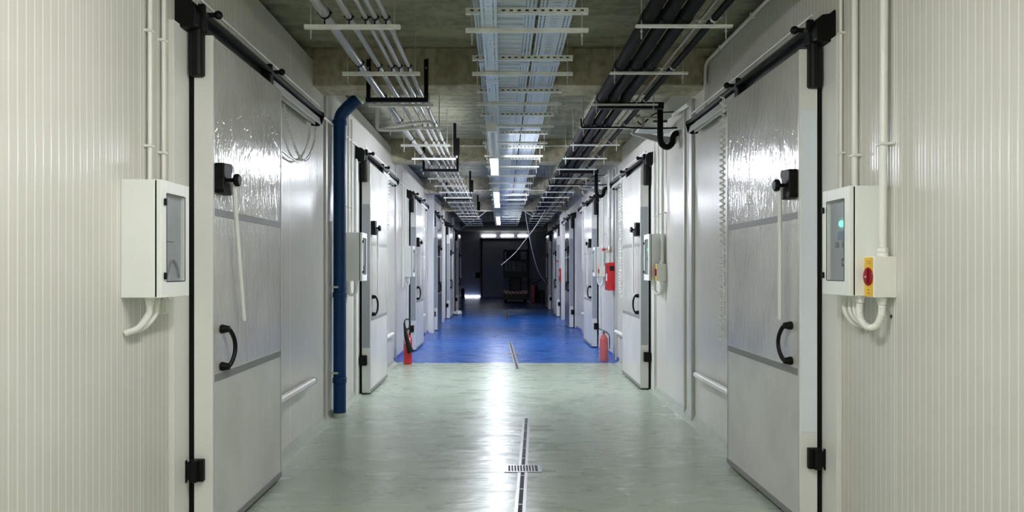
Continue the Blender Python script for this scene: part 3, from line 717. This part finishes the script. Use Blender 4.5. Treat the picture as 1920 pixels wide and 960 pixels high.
# pale pipes on the left, with split clamps on each hanger
nm = ['thickest pale pipe, leftmost of the five overhead on the left', 'second pale pipe from the left overhead on the left', 'middle pale pipe of the five overhead on the left', 'fourth pale pipe from the left overhead on the left', 'thin pale pipe, rightmost of the five overhead on the left']
for k, (x, r, _) in enumerate(LP):
    z = 3.135+r if k == 0 else 3.125+r
    d = empty('service_pipe', (x, 0, z), nm[k], 'pipe', 'pale pipes overhead on the left')
    MB().tube([(0, -6, 0), (0, 27.5, 0)], r, 16).done('tube', M['pipe'], d, smooth=True)
    for y in LYS:
        b = MB(); b.lathe([(r, y-.014), (r+.004, y-.012), (r+.004, y+.012), (r, y+.014)], axis='y', n=14); b.box(-r-.011, -r, y-.008, y+.008, -.006, .006); b.box(r, r+.011, y-.008, y+.008, -.006, .006)
        b.box(-.004, .004, y-.004, y+.004, 3.085-z, -r); b.done('pipe_clamp', M['rubber'], d)
RP = [(.955, .046, 'foam', 'black insulated pipe, leftmost of the three thick ones'), (1.07, .046, 'foam', 'black insulated pipe, middle of the three thick ones'), (1.19, .046, 'foam', 'black insulated pipe, rightmost of the three thick ones'),
      (1.295, .011, 'copper', 'thin bare metal pipe beside the black insulated pipes'), (1.385, .024, 'foam', 'slim black insulated pipe nearest the right wall')]
for x, r, m, lab in RP:
    z = 3.092+r+(.004 if r > .04 else .02)
    d = empty('insulated_pipe' if m == 'foam' else 'service_pipe', (x, 0, z), lab, 'pipe', 'pipes overhead on the right')
    MB().tube([(0, -6, 0), (0, 27.5, 0)], r, 18).done('tube', M[m], d, smooth=True)
    for y in LYS:
        b = MB()
        if r > .04: b.lathe([(r, y-.05), (r+.006, y-.045), (r+.006, y+.045), (r, y+.05)], axis='y', n=18); b.box(-.01, .01, y-.01, y+.01, 3.085-z, -r)
        else: b.lathe([(r, y-.012), (r+.004, y-.01), (r+.004, y+.01), (r, y+.012)], axis='y', n=12); b.box(-r-.02, r+.02, y-.008, y+.008, -.005, .005); b.box(-.004, .004, y-.004, y+.004, 3.085-z, -r)
        b.done('sleeve' if r > .04 else 'pipe_clamp', M['foam' if r > .04 else 'galv'], d)

# black steel brackets bolted to the beams
for i, y in enumerate([6.8, 11.6, 16.4]):
    d = empty('steel_bracket', (0, y, 0), 'black U-shaped steel bracket under the left pipes, ' + nth(i), 'bracket', 'black brackets on the beams')
    for x in (-1.245, -.715):
        MB().prism([(x, 0), (x+.04, 0), (x+.04, -.04), (x+.034, -.04), (x+.034, -.006), (x, -.006)], 'z', 3.05, 3.43).done('upright', M['black'], d)
        MB().lathe([(.008, -.012), (.008, 0)], (x+.02, 0, 3.35), 'y', 8).done('bolt', M['galv'], d)
    MB().prism([(-.045, 3.03), (-.045, 3.07), (-.038, 3.07), (-.038, 3.037), (0, 3.037), (0, 3.03)], 'x', -1.245, -.675).done('crossbar', M['black'], d)
for i, y in enumerate([7.12, 11.92]):
    d = MB().prism([(y, 3.05), (y, 3.11), (y+.008, 3.11), (y+.008, 3.058), (y+.06, 3.058), (y+.06, 3.05)], 'x', .93, 1.56).done('steel_angle', M['black'])
    tag(d, 'black steel angle under the right pipes behind the beam, ' + ('nearest', 'second from the camera')[i], 'bracket')
# black hanging brackets from the slab
for i, (y, zb) in enumerate([(10.3, 3.08), (15.3, 3.1), (20.1, 3.1)]):
    d = empty('ceiling_bracket', (-.64, y, ZC), 'black boxy bracket hanging from the slab beside the left pipes, ' + nth(i), 'bracket', 'black hanging brackets')
    MB().box(-.035, .005, -.02, .02, zb+.2-ZC, 0).done('stem', M['black'], d)
    MB().box(-.035, .05, -.05, .05, zb-ZC, zb+.24-ZC).done('socket', M['black'], d, .004)
    MB().box(-.05, .07, -.05, .05, -.006, 0).done('plate', M['galv'], d)
    MB().lathe([(.012, zb-.03-ZC), (.012, zb-ZC)], (.01, 0, 0), 'z', 8).done('bolt', M['galv'], d)
# white branch pipe loop joining the left pipes
d = empty('branch_pipe', (-1.36, 7.95, 3.0), 'white branch pipe with elbows beside the left overhead pipes', 'pipe')
MB().tube(smooth_path([(.02, 0, .30), (.02, 0, .12), (.02, 0, .02)], 4) + smooth_path([(.04, 0, -.0), (.25, 0, .0), (.5, 0, .03)], 4), .018, 12).done('lower_run', M['pvc'], d, smooth=True)
MB().tube(smooth_path([(.03, .25, .05), (.12, .2, .06), (.3, .1, .08), (.48, .05, .09), (.58, .05, .095)], 4), .018, 12).done('upper_run', M['pvc'], d, smooth=True)
# conduits across the beams
for i, y in enumerate([11.585, 16.385]):
    d = empty('conduit', (0, y-.012, 3.43 if i == 0 else 3.25), 'thin white conduit fixed across the face of a concrete beam, ' + ('nearer', 'farther') [i], 'conduit')
    MB().tube([(-1.0, 0, 0), (1.6, 0, 0)], .011, 8).done('tube', M['pvc'], d, smooth=True)
    for x in (-.6, .2, 1.0): MB().box(x-.01, x+.01, -.013, .027, -.016, .016).done('clip', M['pvc'], d)

# ------------------------------------------------------------ floor drains
def drain(y0, y1, yc, gw, gd, xf, i):
    d = empty('floor_drain', (xf(yc), yc, 0), 'steel slot drain with cross grate in the floor, ' + nth(i), 'floor drain', 'slot drains along the corridor')
    k = (xf(y1)-xf(y0))/(y1-y0)
    F = lambda y, o: (k*(y-yc)+o)
    def strip(a, b, o0, o1, z0, z1, name, m):
        mb = MB(); v = [mb.v(p) for z in (z0, z1) for p in ((F(a, o0), a-yc, z), (F(a, o1), a-yc, z), (F(b, o1), b-yc, z), (F(b, o0), b-yc, z))]
        for f in ((0, 1, 2, 3), (7, 6, 5, 4), (0, 4, 5, 1), (1, 5, 6, 2), (2, 6, 7, 3), (3, 7, 4, 0)): mb.bm.faces.new([v[q] for q in f])
        return mb.done(name, m, d)
    for (a, b) in ((y0, yc-gd/2), (yc+gd/2, y1)):
        strip(a, b, -.036, -.014, 0, .003, 'rim', M['steel']); strip(a, b, .014, .036, 0, .003, 'rim', M['steel']); strip(a, b, -.014, .014, 0, .0015, 'slot', M['dark'])
        mb = MB(); y = a+.2
        while y < b-.05: mb.box(F(y, -.012), F(y, .012), y-yc, y-yc+.012, .0015, .003); y += .33
        mb.done('bridge', M['steel'], d)
    w, g = gw/2, gd/2
    mb = MB(); mb.box(-w, w, -g, -g+.02, 0, .005); mb.box(-w, w, g-.02, g, 0, .005); mb.box(-w, -w+.03, -g+.02, g-.02, 0, .005); mb.box(w-.03, w, -g+.02, g-.02, 0, .005); mb.done('grate_frame', M['steel'], d)
    MB().box(-w+.03, w-.03, -g+.02, g-.02, 0, .0015).done('sump', M['dark'], d)
    mb = MB(); x = -w+.045
    while x < w-.04: mb.box(x, x+.009, -g+.02, g-.02, .0015, .005); x += .022
    mb.done('grate_bars', M['steel'], d)
xf = lambda y: .112+(y-4.57)*.047
drain(2.2, 7.45, 5.56, .28, .2, xf, 0)
drain(11.15, 15.1, 13.1, .27, .2, lambda y: .235-(y-11.2)*.017, 1)
drain(22.0, 26.5, 24.3, .27, .2, lambda y: .16, 2)

# ------------------------------------------------------------ far hall: lift, hand truck, extinguisher, cables
d = empty('scissor_lift', (.62, 33.3, 0), 'dark scissor lift with red and white striped base in the far hall', 'lift')
MB().box(-.56, .56, 0, 1.7, .12, .50).done('chassis', M['orange'], d, .02)
MB().box(-.56, .56, -.012, 0, .40, .52).done('hazard_stripe', M['stripe'], d)
for x in (-.5, .38):
    for y in (.1, 1.4): MB().lathe([(.10, x), (.14, x+.02), (.14, x+.10), (.10, x+.12)], (0, y+.1, .14), 'x', 16).done('wheel', M['rubber'], d, smooth=True)
for k in range(4):
    for sgn in (-1, 1):
        z = .5+k*.16; b = MB()
        for x in (-.22, .22):
            b.prism([(.1 if sgn > 0 else 1.5, z), (.18 if sgn > 0 else 1.42, z), (1.5 if sgn > 0 else .1, z+.16), (1.42 if sgn > 0 else .18, z+.16)], 'x', x-.03, x+.03)
        b.done('scissor_arm', M['navy'], d)
MB().box(-.3, .28, .3, 1.3, .5, 1.12).done('lift_body', M['navy'], d, .03)
MB().box(-.56, .58, 0, 1.7, 1.12, 1.42).done('platform', M['navy'], d, .01)
b = MB()
for x in (-.55, .53):
    for y in (.02, 1.64): b.box(x, x+.045, y, y+.045, 1.42, 2.38)
for z in (1.9, 2.34):
    b.box(-.55, .575, .02, .065, z, z+.045); b.box(-.55, .575, 1.64, 1.685, z, z+.045)
    b.box(-.55, -.505, .02, 1.68, z, z+.045); b.box(.53, .575, .02, 1.68, z, z+.045)
for x in (-.35, -.2, .0, .28): b.box(x, x+.03, .02, .05, 1.42, 1.9)
b.done('guard_rail', M['navy'], d)
MB().box(-.42, .22, -.02, .03, 1.95, 2.36).done('notice_panel', M['navy'], d, .01)
MB().box(.25, .45, -.03, .08, 1.78, 1.93).done('control_box', M['navy'], d, .01)
d = empty('hand_truck', (1.42, 33.5, 0), 'dark red hand truck standing right of the scissor lift', 'hand truck')
MB().box(-.10, .06, 0, .12, .0, .80).done('body', M['red'], d, .02)
b = MB(); b.tube(smooth_path([(.10, 0, .2), (.13, 0, .8), (.28, -.02, 1.0), (.36, -.04, 1.02)], 5), .02, 8); b.tube(smooth_path([(-.05, 0, .78), (.0, 0, .88), (.14, 0, .92)], 4), .02, 8); b.done('handle', M['black'], d, smooth=True)
MB().lathe([(.10, 0), (.14, .02), (.14, .07), (.10, .09)], (.08, .05, .14), 'x', 16).done('wheel', M['rubber'], d, smooth=True)
MB().prism([(.07, 0), (.30, 0), (.26, .5), (.2, .75), (.10, .78)], 'y', .0, .2).done('back_plate', M['black'], d, .02)
d = empty('trolley', (1.85, 34.0, 0), 'low dark trolley at the right edge of the far hall', 'trolley')
MB().box(-.22, .12, 0, .5, .06, .55).done('body', M['navy'], d, .05)
for x in (-.2, .05): MB().lathe([(.04, x), (.06, x+.01), (.06, x+.03), (.04, x+.04)], (0, .1, .06), 'x', 12).done('wheel', M['rubber'], d, smooth=True)
d = empty('floor_cone', (-2.05, 38.8, 0), 'black upright post with rounded top in front of the end wall', 'post')
MB().lathe([(.12, 0), (.12, .08), (.09, .1), (.09, .45), (.05, .5), (.01, .51)], n=14).done('body', M['black'], d, smooth=True)
d = empty('chain_hoist', (-1.30, YH, 1.2), 'dark hand-chain winder beside the sectional door', 'door winder')
MB().box(-.12, .12, -.2, -.05, -.18, .14).done('body', M['navy'], d, .03)
MB().lathe([(.10, -.26), (.12, -.25), (.12, -.21), (.10, -.2)], (0, 0, 0), 'y', 16).done('chain_wheel', M['black'], d, smooth=True)
d = empty('notice_frame', (1.62, YH, 0), 'pale framed notice on the end wall behind the lift', 'notice')
MB().box(-.14, .14, -.03, 0, 1.05, 1.5).done('frame', M['galv'], d, .005)
MB().box(-.11, .11, -.033, -.03, 1.09, 1.46).done('sheet', M['darkgrey'], d)
def loose(pts, r, label):
    tag(MB().tube(smooth_path(pts, 8), r, 6).done('loose_cable', M['cable'], smooth=True), label, 'cable')
def px(x, y, Y): return ((x-941)*Y/1387, Y, 1.5+(505-y)*Y/1387)
loose([px(1023, 392, 19.5), px(1006, 422, 20), px(985, 450, 20.5), px(965, 475, 21), px(940, 497, 21.5)], .009, 'pale cable hanging diagonally from the right pipes across the corridor')
loose([px(985, 398, 20), px(990, 430, 21), px(998, 470, 22), px(1010, 510, 24), px(1028, 536, 27)], .010, 'pale cable sagging from the trays down to the right wall')
loose([px(922, 386, 22), px(900, 405, 22), px(875, 422, 24), px(853, 438, 27)], .012, 'thin pale cable slung from the trays to the left wall')
loose([px(983, 396, 19.6), px(1000, 404, 19.6), px(1023, 398, 20)], .012, 'short pale cable drooping between the trays and right pipes')
loose([px(1092, 358, 13.6), px(1094, 364, 13.6), px(1100, 365, 13.6), px(1108, 355, 13.6), px(1110, 345, 13.6)], .008, 'thin cable loop above the third right door')
loose([(WL+.03, 13.35, 1.37), (WL+.05, 13.3, 1.15), (WL+.04, 13.2, 1.0), (WL+.03, 13.3, .9)], .004, 'thin dark wire dangling under the third left cabinet')

d = empty('wall_plug', (WR, 3.577, 1.272), 'small dark torn screw hole in the right wall beside the flexible conduits', 'screw hole')
b = MB(-1); b.lathe([(.006, 0), (.006, .004), (.003, .006)], axis='x', n=10)
for k in range(6):
    a = k*PI/3+.2; b.tube([(.002, 0, 0), (.004, .012*math.cos(a), .012*math.sin(a))], .0012, 5)
b.done('hole', M['black'], d)
b = MB(); rnd = random.Random(3); R_ = []
for j in range(7):
    t = PI*j/6; r = .16*math.sin(t)+.004; z = .07-.07*math.cos(t)
    R_.append([b.v((r*math.cos(2*PI*k/12)*(1+rnd.uniform(-.4, .4)), r*math.sin(2*PI*k/12)*(1+rnd.uniform(-.4, .4)), max(.002, z+rnd.uniform(-.02, .03)))) for k in range(12)])
for A, B in zip(R_, R_[1:]):
    for k in range(12): b.bm.faces.new((A[k], A[(k+1) % 12], B[(k+1) % 12], B[k]))
tag(b.done('plastic_sheet', M['cab'], loc=(-1.44, 24.2, 0)), 'crumpled white plastic lying on the blue floor by the fifth left door', 'plastic sheet')
